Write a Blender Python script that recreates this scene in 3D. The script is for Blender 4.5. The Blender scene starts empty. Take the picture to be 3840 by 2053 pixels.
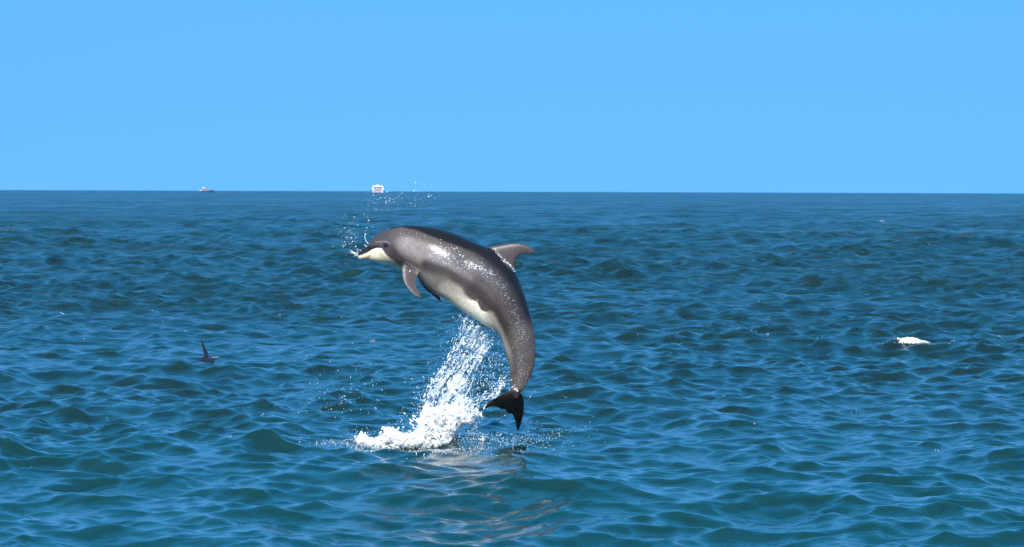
import bpy, math, random
import numpy as np
from mathutils import Vector, Matrix

random.seed(7); rng = np.random.default_rng(11)
scene = bpy.context.scene
COL = scene.collection
R = math.radians

# ------------------------------------------------------------------ camera
CAM_H = 2.2
FPX = 10781.0                       # focal length in pixels of the 3840 wide photograph
PITCH = math.atan(307.0 / FPX); ROLL = R(0.19)
f_ = np.array([0, math.cos(PITCH), -math.sin(PITCH)])
r0 = np.array([1.0, 0, 0]); u0 = np.cross(r0, f_)
r_ = math.cos(ROLL) * r0 + math.sin(ROLL) * u0
u_ = math.cos(ROLL) * u0 - math.sin(ROLL) * r0
cam_d = bpy.data.cameras.new('camera'); cam = bpy.data.objects.new('camera', cam_d); COL.objects.link(cam)
cam.matrix_world = Matrix(((r_[0], u_[0], -f_[0], 0), (r_[1], u_[1], -f_[1], 0), (r_[2], u_[2], -f_[2], CAM_H), (0, 0, 0, 1)))
cam_d.sensor_width = 36.0; cam_d.lens = 36.0 * FPX / 3840.0
cam_d.clip_start = 0.1; cam_d.clip_end = 90000
cam_d.dof.use_dof = True; cam_d.dof.focus_distance = 24.5; cam_d.dof.aperture_fstop = 10.0
scene.camera = cam

# ------------------------------------------------------------------ sky and sun
SUN_EL, SUN_AZ = R(34), R(-4)        # sun behind the camera; azimuth to the right of straight behind
sun_dir = Vector((math.sin(SUN_AZ) * math.cos(SUN_EL), -math.cos(SUN_AZ) * math.cos(SUN_EL), math.sin(SUN_EL)))
world = bpy.data.worlds.new('World'); scene.world = world; world.use_nodes = True
wn, wl = world.node_tree.nodes, world.node_tree.links
for n in list(wn): wn.remove(n)
wout = wn.new('ShaderNodeOutputWorld'); bg = wn.new('ShaderNodeBackground')
sky = wn.new('ShaderNodeTexSky'); sky.sky_type = 'NISHITA'; sky.sun_disc = False
sky.sun_elevation = SUN_EL; sky.sun_rotation = math.pi - SUN_AZ
sky.air_density = 1.0; sky.dust_density = 0.2; sky.ozone_density = 3.0
tc = wn.new('ShaderNodeTexCoord')
m1 = wn.new('ShaderNodeVectorMath'); m1.operation = 'MULTIPLY'; m1.inputs[1].default_value = (1, 1, 0.28)
m2 = wn.new('ShaderNodeVectorMath'); m2.operation = 'ADD'; m2.inputs[1].default_value = (0, 0, 0.20)
m3 = wn.new('ShaderNodeVectorMath'); m3.operation = 'NORMALIZE'
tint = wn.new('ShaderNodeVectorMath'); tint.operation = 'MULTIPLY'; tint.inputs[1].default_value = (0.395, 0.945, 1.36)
wl.new(tc.outputs['Generated'], m1.inputs[0]); wl.new(m1.outputs[0], m2.inputs[0]); wl.new(m2.outputs[0], m3.inputs[0])
# red falls with height; green and blue added overhead to brighten water reflections
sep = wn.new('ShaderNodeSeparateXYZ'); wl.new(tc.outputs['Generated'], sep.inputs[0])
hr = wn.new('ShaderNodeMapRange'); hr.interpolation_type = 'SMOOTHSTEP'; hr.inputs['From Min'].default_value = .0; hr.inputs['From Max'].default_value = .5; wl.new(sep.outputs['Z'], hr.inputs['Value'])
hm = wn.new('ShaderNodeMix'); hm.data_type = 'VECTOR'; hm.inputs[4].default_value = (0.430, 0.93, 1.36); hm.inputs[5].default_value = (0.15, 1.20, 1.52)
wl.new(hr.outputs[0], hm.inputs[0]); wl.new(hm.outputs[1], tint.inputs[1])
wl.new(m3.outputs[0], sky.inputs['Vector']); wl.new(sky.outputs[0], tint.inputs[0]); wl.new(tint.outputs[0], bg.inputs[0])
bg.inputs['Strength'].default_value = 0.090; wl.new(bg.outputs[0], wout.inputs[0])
sl = bpy.data.lights.new('sun', 'SUN'); sl.energy = 4.9; sl.angle = R(0.5); sl.color = (1.0, 0.945, 0.88)
so = bpy.data.objects.new('sun', sl); COL.objects.link(so); so.rotation_euler = sun_dir.to_track_quat('Z', 'Y').to_euler()
so.location = (0, 0, 60)
vs = scene.view_settings; vs.view_transform = 'Standard'; vs.look = 'None'; vs.exposure = 0.40; vs.gamma = 1.0
vs.use_curve_mapping = False
scene.render.engine = 'CYCLES'
scene.cycles.max_bounces = 8; scene.cycles.transmission_bounces = 6; scene.cycles.transparent_max_bounces = 8

# ------------------------------------------------------------------ helpers
def ray(px, py):
    """direction for a pixel of the 3840 x 2053 photograph"""
    px = np.asarray(px, float); py = np.asarray(py, float)
    d = f_[None] + ((px - 1920) / FPX)[..., None] * r_ + ((1026.5 - py) / FPX)[..., None] * u_
    return d
def at(px, py, Y):
    """world point seen at a photo pixel and lying at distance Y in front"""
    d = ray(np.atleast_1d(px), np.atleast_1d(py)); Y = np.broadcast_to(np.asarray(Y, float), d.shape[:1])
    return np.array([0, 0, CAM_H]) + d * (Y / d[:, 1])[:, None]
def to_px(P):
    q = P - np.array([0, 0, CAM_H]); z = q @ f_
    return 1920 + FPX * (q @ r_) / z, 1026.5 - FPX * (q @ u_) / z
def sea_point(px, py):
    d = ray(np.atleast_1d(px), np.atleast_1d(py)); t = -CAM_H / d[:, 2]
    return np.array([0, 0, CAM_H]) + d * t[:, None]
def new_obj(name, me, mat=None, parent=None, smooth=True, **props):
    o = bpy.data.objects.new(name, me); COL.objects.link(o)
    if mat: me.materials.clear(); me.materials.append(mat)
    if parent: o.parent = parent
    if smooth: me.polygons.foreach_set('use_smooth', np.ones(len(me.polygons), bool))
    for k, v in props.items(): o[k] = v
    return o
def mesh_np(name, V, F):
    F = np.asarray(F, np.int32); me = bpy.data.meshes.new(name); k = F.shape[1]
    me.vertices.add(len(V)); me.vertices.foreach_set('co', np.asarray(V, np.float32).ravel())
    me.loops.add(F.size); me.loops.foreach_set('vertex_index', F.ravel())
    me.polygons.add(len(F)); me.polygons.foreach_set('loop_start', np.arange(0, F.size, k, dtype=np.int32))
    me.polygons.foreach_set('loop_total', np.full(len(F), k, np.int32))
    me.update(); me.validate(); return me
def empty(name, loc, **props):
    o = bpy.data.objects.new(name, None); COL.objects.link(o); o.location = loc; o.empty_display_size = .2
    for k, v in props.items(): o[k] = v
    return o
def smooth(e0, e1, x):
    t = np.clip((x - e0) / (e1 - e0), 0, 1); return t * t * (3 - 2 * t)
def noise3(P, scale, seed, octs=4):
    """cheap smooth pseudo noise, about -1..1, from summed random sines"""
    g = np.random.default_rng(seed); out = np.zeros(len(P)); amp = 1.0; tot = 0
    for o in range(octs):
        for k in range(6):
            d = g.normal(size=3); d /= np.linalg.norm(d)
            out += amp * np.sin(P @ (d * scale * 2 ** o * g.uniform(.7, 1.4)) + g.uniform(0, 6.28)) / 6 * 2
        tot += amp; amp *= .55
    return out / tot

def principled(name):
    m = bpy.data.materials.new(name); m.use_nodes = True
    return m, m.node_tree.nodes, m.node_tree.links, m.node_tree.nodes['Principled BSDF']
def plain(name, col, rough=.5, var=.12, scale=3.0, **kw):
    m, n, l, b = principled(name)
    t = n.new('ShaderNodeTexNoise'); t.inputs['Scale'].default_value = scale; t.inputs['Detail'].default_value = 5
    g = n.new('ShaderNodeTexCoord'); l.new(g.outputs['Object'], t.inputs['Vector'])
    r = n.new('ShaderNodeMapRange'); r.inputs['To Min'].default_value = 1 - var; r.inputs['To Max'].default_value = 1 + var
    l.new(t.outputs['Fac'], r.inputs['Value'])
    v = n.new('ShaderNodeVectorMath'); v.operation = 'SCALE'; v.inputs[0].default_value = col
    l.new(r.outputs[0], v.inputs['Scale']); l.new(v.outputs[0], b.inputs['Base Color'])
    b.inputs['Roughness'].default_value = rough
    for k, x in kw.items(): b.inputs[k.replace('_', ' ')].default_value = x
    return m

# ------------------------------------------------------------------ sea
def wave_components():
    g = np.random.default_rng(5); N = 190
    lam = np.exp(np.linspace(math.log(.11), math.log(12.0), N) + g.uniform(-.01, .01, N))
    w = np.exp(-.5 * ((np.log(lam) - math.log(.44)) / .95) ** 2) + .16
    w *= np.where(lam > 5, .7, 1)
    slope = w / math.sqrt((w ** 2).sum()) * .295 * math.sqrt(2)
    k = 2 * math.pi / lam; amp = slope / k
    spread = np.where(lam > 3, R(32), R(58))
    ang = R(-90 - 22) + g.normal(0, 1, N) * spread
    ph = g.uniform(0, 2 * math.pi, N)
    return lam, k, amp, ang, ph
WC = wave_components()
def sea_disp(x, y, spacing):
    lam, k, amp, ang, ph = WC
    x = x.astype(np.float32); y = y.astype(np.float32)
    dx = np.zeros_like(x); dy = np.zeros_like(x); dz = np.zeros_like(x); lost = np.zeros_like(x)
    for i in range(len(lam)):
        wgt = smooth(2.0, 3.8, lam[i] / spacing).astype(np.float32)
        lost += (1 - wgt) * (amp[i] * k[i]) ** 2 / 2
        ok = wgt > .002
        if not ok.any(): continue
        c, s = math.cos(ang[i]), math.sin(ang[i])
        th = (k[i] * (c * x[ok] + s * y[ok]) + ph[i]).astype(np.float32)
        a = amp[i] * wgt[ok]; ct = np.cos(th)
        dz[ok] += a * ct; sn = np.sin(th) * a * 1.05
        dx[ok] -= c * sn; dy[ok] -= s * sn
    bst = 1 + 5 * np.maximum(np.sqrt(lost) - .17, 0) * 2.2; dx *= bst; dy *= bst; dz *= bst
    # gusty patches: rougher and calmer areas
    m = 1 + .28 * np.sin(x * .31 + 1.2 * np.sin(y * .11) + .7) * np.sin(y * .17 + np.sin(x * .13 + 2)) 
    return dx * m, dy * m, dz * m, np.sqrt(lost)
def sea_z(x, y):
    x = np.atleast_1d(np.asarray(x, float)); y = np.atleast_1d(np.asarray(y, float)); sx, sy = x.copy(), y.copy()
    sp = np.full(len(x), .03)
    for _ in range(3):
        a, b, c, _l = sea_disp(sx, sy, sp); sx = x - a; sy = y - b
    return c

def build_sea():
    ds = [0.6]
    while ds[-1] < 13.2: ds.append(ds[-1] * 1.12 + .02)
    ds[-1] = 13.2
    while ds[-1] < 900: ds.append(ds[-1] + .0205 * (ds[-1] / 16) ** 1.36)
    while ds[-1] < 70000: ds.append(ds[-1] * 1.09)
    ds = np.array(ds)
    th = list(np.linspace(-R(14.0), R(14.0), 560)); step = th[1] - th[0]
    side = []; a = th[-1]
    while a < math.pi - .06: step = min(step * 1.3, .09); a += step; side.append(a)
    side = np.array(side)
    th = np.array(list(-side[::-1]) + th + list(side)); n = len(th)
    T, D = np.meshgrid(th, ds)
    X = np.sin(T) * D; Y = np.cos(T) * D
    rs = np.gradient(ds)[:, None] * np.ones((1, n)); cs = D * np.gradient(th)[None, :]
    sp = np.maximum(rs, cs)
    sh = X.shape
    dx, dy, dz, lost = sea_disp(X.ravel(), Y.ravel(), sp.ravel().astype(np.float32))
    # swirl and trough left where the animal has left the water
    V = np.stack([X.ravel() + dx, Y.ravel() + dy, dz], 1)
    nr = len(ds)
    i = np.arange(nr - 1)[:, None] * n; j = np.arange(n)[None, :]; j2 = (j + 1) % n
    F = np.stack([i + j, i + j2, i + n + j2, i + n + j], -1).reshape(-1, 4)
    F = F[:, ::-1]
    # centre disc under the camera
    V = np.vstack([V, [[0, 0, 0]]]); c = len(V) - 1
    me = mesh_np('sea', V, F)
    at_ = me.attributes.new('lost', 'FLOAT', 'POINT'); at_.data.foreach_set('value', np.append(lost, .0).astype(np.float32))
    m, nn, l, b = principled('sea_water')
    b.inputs['Base Color'].default_value = (0.009, 0.027, 0.020, 1)
    b.inputs['Roughness'].default_value = .06; b.inputs['IOR'].default_value = 1.72
    b.inputs['Subsurface Weight'].default_value = .8; b.inputs['Subsurface Radius'].default_value = (.5, .8, .9); b.inputs['Subsurface Scale'].default_value = 1.0
    geo = nn.new('ShaderNodeNewGeometry')
    # water towards the camera is greener than that farther out
    sx = nn.new('ShaderNodeSeparateXYZ'); l.new(geo.outputs['Position'], sx.inputs[0])
    dm = nn.new('ShaderNodeMapRange'); dm.interpolation_type = 'SMOOTHSTEP'; dm.inputs['From Min'].default_value = 15; dm.inputs['From Max'].default_value = 33; l.new(sx.outputs['Y'], dm.inputs['Value'])
    dc = nn.new('ShaderNodeMix'); dc.data_type = 'RGBA'; dc.inputs[6].default_value = (0.006, 0.043, 0.036, 1); dc.inputs[7].default_value = (0.009, 0.025, 0.020, 1)
    l.new(dm.outputs[0], dc.inputs[0]); l.new(dc.outputs[2], b.inputs['Base Color'])
    def noi(scale, stretch, detail=3, rough=.5, rot=0):
        mp = nn.new('ShaderNodeMapping'); mp.inputs['Scale'].default_value = (stretch, 1, 1); mp.inputs['Rotation'].default_value = (0, 0, rot); mp.inputs['Location'].default_value = (37.3, 11.9, 0)
        t = nn.new('ShaderNodeTexNoise'); t.inputs['Scale'].default_value = scale; t.inputs['Detail'].default_value = detail
        t.inputs['Roughness'].default_value = rough; t.inputs['Distortion'].default_value = .35
        l.new(geo.outputs['Position'], mp.inputs['Vector']); l.new(mp.outputs[0], t.inputs['Vector']); return t.outputs['Fac']
    fine = noi(12.0, .55, 4, .55, R(12))
    mid = noi(1.6, .6, 4, .6, R(-14))
    big = noi(.33, .5, 3, .6, R(9))
    gust = noi(.075, .35, 3, .6, R(5))
    gr = nn.new('ShaderNodeMapRange'); gr.inputs['From Min'].default_value = .36; gr.inputs['From Max'].default_value = .64; gr.inputs['To Min'].default_value = 1.6; gr.inputs['To Max'].default_value = 3.6
    l.new(gust, gr.inputs['Value'])
    ra = nn.new('ShaderNodeAttribute'); ra.attribute_name = 'lost'
    g2 = nn.new('ShaderNodeMapRange'); g2.inputs['From Min'].default_value = .36; g2.inputs['From Max'].default_value = .64; g2.inputs['To Min'].default_value = .45; g2.inputs['To Max'].default_value = 1.7
    l.new(gust, g2.inputs['Value'])
    r1 = nn.new('ShaderNodeMath'); r1.operation = 'MULTIPLY'; rk = nn.new('ShaderNodeMath'); rk.operation = 'MULTIPLY'; rk.inputs[1].default_value = .26; l.new(ra.outputs['Fac'], rk.inputs[0]); l.new(rk.outputs[0], r1.inputs[0]); l.new(g2.outputs[0], r1.inputs[1])
    r2 = nn.new('ShaderNodeMath'); r2.operation = 'ADD'; r2.inputs[1].default_value = .003; l.new(r1.outputs[0], r2.inputs[0])
    r3 = nn.new('ShaderNodeMath'); r3.operation = 'SQRT'; l.new(r2.outputs[0], r3.inputs[0]); l.new(r3.outputs[0], b.inputs['Roughness'])
    a = nn.new('ShaderNodeAttribute'); a.attribute_name = 'lost'
    b1 = nn.new('ShaderNodeBump'); b1.inputs['Distance'].default_value = .030; b1.inputs['Strength'].default_value = .22
    l.new(fine, b1.inputs['Height'])
    mm = nn.new('ShaderNodeMath'); mm.operation = 'MULTIPLY'; mm.inputs[1].default_value = 4.5; mm.use_clamp = True
    l.new(a.outputs['Fac'], mm.inputs[0]); l.new(gr.outputs[0], mm.inputs[1])
    b2 = nn.new('ShaderNodeBump'); b2.inputs['Distance'].default_value = .34
    l.new(mm.outputs[0], b2.inputs['Strength']); l.new(mid, b2.inputs['Height']); l.new(b1.outputs[0], b2.inputs['Normal'])
    b3 = nn.new('ShaderNodeBump'); b3.inputs['Distance'].default_value = 1.3
    l.new(mm.outputs[0], b3.inputs['Strength']); l.new(big, b3.inputs['Height']); l.new(b2.outputs[0], b3.inputs['Normal'])
    l.new(b3.outputs[0], b.inputs['Normal'])
    return new_obj('sea', me, m, kind='structure')
sea = build_sea()

# ------------------------------------------------------------------ dolphin
DY = 25.0
def z1(x, y): return 1250 + x / 2.754, 780 + y / 2.754      # close-up tracing frames -> photo pixels
def zt(x, y): return 1750 + x / 3.443, 1250 + y / 3.443
def catmull(P, n, uu=None):
    P = np.asarray(P, float); m = len(P)
    if uu is None: uu = np.linspace(0, m - 1, n)
    i = np.clip(uu.astype(int), 0, m - 2); t = (uu - i)[:, None]
    p0 = P[np.maximum(i - 1, 0)]; p1 = P[i]; p2 = P[i + 1]; p3 = P[np.minimum(i + 2, m - 1)]
    return .5 * ((2 * p1) + (-p0 + p2) * t + (2 * p0 - 5 * p1 + 4 * p2 - p3) * t ** 2 + (-p0 + 3 * p1 - 3 * p2 + p3) * t ** 3)
# stations: dorsal x,y, ventral x,y (tracing frame 1), half width factor against half height
ST = [((250, 486), (250, 508), 1.1), ((262, 462), (262, 528), 1.05), ((290, 438), (300, 536), .95), ((320, 420), (345, 534), .95),
      ((345, 402), (385, 541), .95), ((362, 368), (430, 551), .92), ((400, 318), (485, 559), .86), ((470, 262), (550, 566), .82),
      ((560, 215), (620, 582), .80), ((680, 187), (700, 628), .82), ((820, 181), (800, 672), .86), ((980, 195), (900, 745), .88),
      ((1130, 225), (990, 850), .86), ((1280, 275), (1090, 912), .86), ((1440, 345), (1200, 970), .84), ((1590, 412), (1320, 1058), .82),
      ((1720, 485), (1440, 1135), .80), ((1825, 580), (1560, 1212), .78), ((1905, 700), (1650, 1258), .74), ((1970, 880), (1712, 1312), .70),
      ((2022, 1050), (1745, 1381), .66), ((2065, 1228), (1781, 1515), .62), ((2087, 1432), (1809, 1603), .58),
      ((2079, 1597), (1823, 1708), .54), ((2038, 1743), (1831, 1804), .50), ((1969, 1867), (1834, 1890), .48), ((1930, 1925), (1850, 1935), .5),
      ((1915, 1965), (1868, 1970), .5)]
def build_dolphin():
    verts, faces = [], []
    def loft(rings, cap=True):
        base = sum(len(v) for v in verts); n = len(rings[0]); m = len(rings)
        V = np.concatenate(rings); extra = np.array([rings[0].mean(0), rings[-1].mean(0)])
        verts.append(np.vstack([V, extra])); fs = []
        for i in range(m - 1):
            for j in range(n):
                j2 = (j + 1) % n
                fs.append((base + i * n + j, base + (i + 1) * n + j, base + (i + 1) * n + j2, base + i * n + j2))
        for j in range(n):
            j2 = (j + 1) % n
            fs.append((base + m * n, base + j, base + j2)); fs.append((base + m * n + 1, base + (m - 1) * n + j2, base + (m - 1) * n + j))
        faces.extend(fs)
    A = np.array([[*s[0], *s[1], s[2]] for s in ST], float)
    uu = np.concatenate([np.linspace(0, 8, 90)[:-1], np.linspace(8, len(ST) - 1, 110)])
    C = catmull(A, 0, uu)
    T = at(*z1(C[:, 0], C[:, 1]), DY); B = at(*z1(C[:, 2], C[:, 3]), DY)
    rings = []; ns = 64; ph = np.linspace(0, 2 * math.pi, ns, endpoint=False)
    for i in range(len(C)):
        c = (T[i] + B[i]) / 2; h = (T[i] - B[i]) / 2; hw = np.linalg.norm(h) * C[i, 4]
        cs, sn = np.cos(ph), np.sin(ph)
        pinch = 1 - .10 * smooth(18, 24, uu[i]) * np.abs(cs) ** 2
        wy = hw * np.sign(sn) * np.abs(sn) ** .96 * pinch
        # beak: flatter and with a shelf where jaw and forehead meet
        rings.append(c[None] + cs[:, None] * h[None] + wy[:, None] * np.array([0, 1, 0])[None])
    loft(rings)
    def fin(lead, trail, depth, thick, n=40, frame=z1, tip_round=True, normal=None, power=.55):
        """lead / trail: traced edges root -> tip; depth(px,py)->Y ; thick(v)"""
        L = catmull(lead, n); Tt = catmull(trail, n)
        L = L if frame is None else np.stack(frame(L[:, 0], L[:, 1]), 1); Tt = Tt if frame is None else np.stack(frame(Tt[:, 0], Tt[:, 1]), 1)
        v = np.linspace(0, 1, n); rr = []
        for i in range(n):
            a = at(L[i, 0], L[i, 1], depth(L[i, 0], L[i, 1], v[i], 0))[0]; b = at(Tt[i, 0], Tt[i, 1], depth(Tt[i, 0], Tt[i, 1], v[i], 1))[0]
            q = np.linspace(0, 2 * math.pi, 28, endpoint=False); uu_ = (1 - np.cos(q)) / 2
            prof = np.sign(np.sin(q)) * np.abs(np.sin(q)) ** .9 * (1 - .45 * uu_)
            N = np.array(normal, float); N /= np.linalg.norm(N)
            rr.append(a[None] * (1 - uu_)[:, None] + b[None] * uu_[:, None] + (prof * thick(v[i]))[:, None] * N[None])
        loft(rr)
    # dorsal fin
    fin([(1560, 440), (1600, 405), (1680, 387), (1780, 371), (1880, 363), (1940, 367), (2000, 388), (2050, 416), (2074, 446), (2073, 462)],
        [(1830, 680), (1868, 640), (1866, 600), (1876, 560), (1892, 522), (1918, 492), (1958, 472), (2005, 470), (2050, 477), (2070, 468)],
        lambda x, y, v, e: DY, lambda v: .034 * (1 - v) ** .9 + .0075, normal=(0, 1, 0))
    # near flipper: leaves the flank towards the camera
    fin([(730, 560), (703, 610), (706, 680), (718, 745), (745, 802), (792, 862), (850, 908), (893, 931), (903, 932)],
        [(900, 650), (880, 690), (864, 735), (861, 780), (868, 815), (880, 850), (898, 890), (909, 912), (910, 924)],
        lambda x, y, v, e: DY - .155 - .16 * v + .02 * e, lambda v: .026 * (1 - v) + .0075, normal=(-.15, 1, .35))
    # far flipper
    fin([(810, 620), (862, 690), (892, 760), (945, 838), (1005, 888), (1050, 925), (1085, 955), (1108, 971), (1114, 970)],
        [(930, 640), (960, 720), (985, 790), (1020, 840), (1060, 875), (1085, 900), (1104, 922), (1114, 940), (1118, 960)],
        lambda x, y, v, e: DY + .12 + .13 * v, lambda v: .024 * (1 - v) + .0075, normal=(.2, 1, -.5))
    # flukes: a tilted plane, its lower edge away from the camera, underside towards us
    x0, y0 = zt(665, 760)
    def fd(x, y, v, e): return DY + .171 * (x - x0) / 431.0 + 1.5 * (y - y0) / 431.0
    nrm = (.171, -1, -1.5)
    # sample the lead/trail with a common centre line
    fin([(672, 720), (606, 745), (500, 775), (400, 820), (330, 864), (262, 910), (208, 956), (154, 994)],
        [(498, 978), (478, 984), (452, 987), (420, 962), (362, 946), (302, 950), (236, 974), (158, 1006)],
        fd, lambda v: .019 * (1 - v) ** .8 + .0065, frame=zt, normal=nrm)
    fin([(655, 720), (716, 790), (736, 860), (743, 920), (739, 1000), (723, 1090), (704, 1165), (674, 1258)],
        [(496, 985), (520, 1026), (560, 1042), (590, 1052), (606, 1095), (626, 1135), (634, 1200), (656, 1258)],
        fd, lambda v: .019 * (1 - v) ** .8 + .0065, frame=zt, normal=nrm)
    V = np.concatenate(verts)
    me = bpy.data.meshes.new('raw'); me.from_pydata(V.tolist(), [], faces)
    tmp = bpy.data.objects.new('raw', me); COL.objects.link(tmp)
    md = tmp.modifiers.new('r', 'REMESH'); md.mode = 'VOXEL'; md.voxel_size = .0056
    sm = tmp.modifiers.new('s', 'SMOOTH'); sm.factor = .5; sm.iterations = 5
    dg = bpy.context.evaluated_depsgraph_get(); body = bpy.data.meshes.new_from_object(tmp.evaluated_get(dg))
    bpy.data.objects.remove(tmp); body.name = 'dolphin_body'
    return body
body_me = build_dolphin()

def seg_dist(X, Y, poly, closed=False):
    """distance to a polyline"""
    P = np.array(poly, float); best = np.full(len(X), 1e9)
    idx = range(len(P) if closed else len(P) - 1)
    for i in idx:
        a = P[i]; b = P[(i + 1) % len(P)]; ab = b - a
        t = np.clip(((X - a[0]) * ab[0] + (Y - a[1]) * ab[1]) / (ab @ ab), 0, 1)
        best = np.minimum(best, np.hypot(X - a[0] - t * ab[0], Y - a[1] - t * ab[1]))
    return best
def inside(X, Y, poly):
    P = np.array(poly, float); c = np.zeros(len(X), bool)
    for i in range(len(P)):
        x1, y1 = P[i]; x2, y2 = P[(i + 1) % len(P)]
        if y1 == y2: continue
        hit = ((y1 > Y) != (y2 > Y)) & (X < (x2 - x1) * (Y - y1) / (y2 - y1) + x1); c ^= hit
    return c
def sdf(X, Y, poly): return seg_dist(X, Y, poly, True) * np.where(inside(X, Y, poly), 1, -1)

MOUTH = [(250, 491), (292, 483), (342, 461), (392, 431), (452, 408), (507, 416)]
def paint_dolphin(me):
    n = len(me.vertices); V = np.empty(n * 3, np.float32); me.vertices.foreach_get('co', V); V = V.reshape(-1, 3).astype(float)
    Nn = np.empty(n * 3, np.float32); me.vertices.foreach_get('normal', Nn); Nn = Nn.reshape(-1, 3)
    # side view coordinates of the animal's own plane (same pattern on both flanks)
    Q = V.copy(); Q[:, 1] = DY; depth_fac = 1.0
    px, py = to_px(np.stack([V[:, 0], np.full(n, DY), V[:, 2]], 1))
    X = (px - 1250) * 2.754; Y = (py - 780) * 2.754
    n1 = noise3(V, 9, 1, 4); n2 = noise3(V, 30, 2, 4); n3 = noise3(V, 90, 3, 3)
    Xj = X + n1 * 16 + n2 * 8; Yj = Y + n1 * 12 + n2 * 8
    col = np.tile(np.array([.078, .062, .058]), (n, 1))
    def mix(c, w): 
        nonlocal col
        w = np.clip(w, 0, 1)[:, None]; col = col * (1 - w) + np.array(c)[None] * w
    # pale flank cloud behind the eye, running back
    d = seg_dist(Xj, Yj, [(760, 400), (900, 470), (1020, 540), (1180, 640), (1330, 740)]); mix((.25, .21, .20), smooth(150, 20, d) * .9)
    d = seg_dist(Xj, Yj, [(900, 700), (1050, 780), (1150, 830)]); mix((.24, .22, .205), smooth(130, 20, d) * .7)
    # dusky diagonal band
    d = seg_dist(Xj, Yj, [(960, 580), (1150, 640), (1330, 745), (1500, 860), (1640, 1000), (1760, 1200), (1820, 1400)])
    mix((.032, .026, .027), smooth(95, 15, d) * .85)
    d = seg_dist(Xj, Yj, [(1500, 690), (1620, 820), (1700, 930)]); mix((.05, .045, .045), smooth(26, 4, d) * .7)
    # head
    d = sdf(Xj, Yj, [(200, 300), (560, 180), (600, 300), (600, 420), (640, 520), (720, 590), (640, 610), (560, 500), (500, 420), (420, 400), (240, 500)])
    mix((.055, .047, .053), smooth(-35, 25, d) * .9)
    d = seg_dist(Xj, Yj, [(610, 420), (660, 500), (720, 560), (760, 600)]); mix((.045, .04, .045), smooth(65, 15, d) * .85)
    # dark cape over the back
    cape = [(540, 150), (590, 222), (700, 200), (850, 228), (1000, 285), (1150, 345), (1300, 395), (1450, 462), (1560, 550), (1680, 670), (1770, 770),
            (1850, 900), (1900, 1040), (1960, 1180), (2200, 1250), (2300, 700), (1900, 560), (1700, 400), (1400, 250), (1000, 120), (700, 100)]
    d = sdf(X + n2 * 5, Y + n2 * 5, cape); soft = smooth(1300, 1800, X) * 60 + 10
    mix((.009, .008, .010), np.clip(.5 + d / (2 * soft), 0, 1) * .95)
    # fin keeps a brownish grey
    finp = [(1630, 300), (1600, 410), (1680, 440), (1740, 540), (1800, 610), (1860, 650), (1900, 640), (2120, 520), (2120, 300)]
    mix((.078, .062, .060), smooth(-8, 10, sdf(X, Y, finp)))
    # tail stock speckled grey
    mix((.092, .075, .070), smooth(1150, 1450, Y) * smooth(1650, 1850, X + (Y - 1200) * .1) * (.8 + .2 * n1))
    d = seg_dist(Xj, Yj, [(1800, 1280), (1850, 1500), (1880, 1700)]); mix((.06, .052, .055), smooth(40, 8, d) * smooth(1200, 1400, Y) * .7)
    # belly
    belly = [(1110, 800), (1190, 775), (1270, 795), (1330, 830), (1365, 885), (1420, 935), (1495, 965), (1530, 1045), (1600, 1075), (1640, 1170), (1660, 1300),
             (1560, 1300), (1400, 1220), (1200, 1080), (1080, 950), (1040, 860)]
    d = sdf(X + n2 * 11 + n3 * 4, Y + n2 * 11 + n3 * 4, belly)
    leftsoft = smooth(1500, 1150, X + (Y - 900) * .3); sf = 7 + 75 * leftsoft
    mix((.92, .82, .64), np.clip(.5 + (d - sf * .5) / (2 * sf), 0, 1) * (1 - .35 * leftsoft))
    d = seg_dist(Xj, Yj, [(1620, 1120), (1670, 1220), (1740, 1400), (1790, 1520), (1810, 1650)]); mix((.46, .40, .33), smooth(85, 15, d) * smooth(1750, 1250, Y) * .8)
    # throat and lower jaw
    throat = MOUTH + [(530, 455), (560, 500), (600, 545), (650, 590), (705, 622), (700, 680), (500, 640), (230, 560)]
    d = sdf(X + n2 * 4, Y + n2 * 4, throat); back = smooth(500, 640, X); sf = 4 + 26 * back
    mix((.85, .74, .55), np.clip(.5 + d / (2 * sf), 0, 1) * .95)
    d = seg_dist(Xj, Yj, [(290, 520), (330, 516), (370, 500)]); mix((.24, .19, .19), smooth(26, 6, d) * .8)
    d = seg_dist(Xj, Yj, [(500, 480), (560, 540), (600, 560)]); mix((.38, .33, .22), smooth(42, 8, d) * .5)
    # upper beak, lip line
    beak = [(235, 495)] + MOUTH[1:5] + [(500, 400), (470, 385), (345, 395), (230, 440)]
    mix((.022, .018, .022), smooth(-6, 6, sdf(X, Y, beak)))
    dm = seg_dist(X, Y, MOUTH); mix((.02, .014, .016), smooth(6.5, 1.5, dm) * .95)
    d = seg_dist(X, Y + 0, [(x, y + 9) for x, y in MOUTH[:5]]); mix((.62, .40, .34), smooth(8, 3, d) * smooth(420, 330, X) * .7)
    # eye patch and the line above it
    de = np.hypot((X - 548) / 1.35, Y - 385); mix((.02, .017, .02), smooth(34, 20, de))
    d = seg_dist(X, Y, [(440, 352), (520, 345), (565, 350), (588, 372)]); mix((.19, .165, .165), smooth(11, 3, d) * .6)
    # flippers
    flip = [(690, 600), (720, 598), (800, 640), (880, 690), (862, 760), (920, 930), (800, 930), (700, 800)]
    near = (V[:, 1] < DY - .12) | (V[:, 1] > DY + .12)
    mix((.085, .067, .064), smooth(-4, 8, sdf(X, Y, flip)) * (np.abs(V[:, 1] - DY) > .16))
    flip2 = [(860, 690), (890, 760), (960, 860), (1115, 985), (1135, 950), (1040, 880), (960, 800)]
    mix((.035, .03, .033), smooth(-4, 8, sdf(X, Y, flip2)) * (V[:, 1] > DY + .1))  # far flipper darker than the near one: body's shade put into its colour
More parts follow.
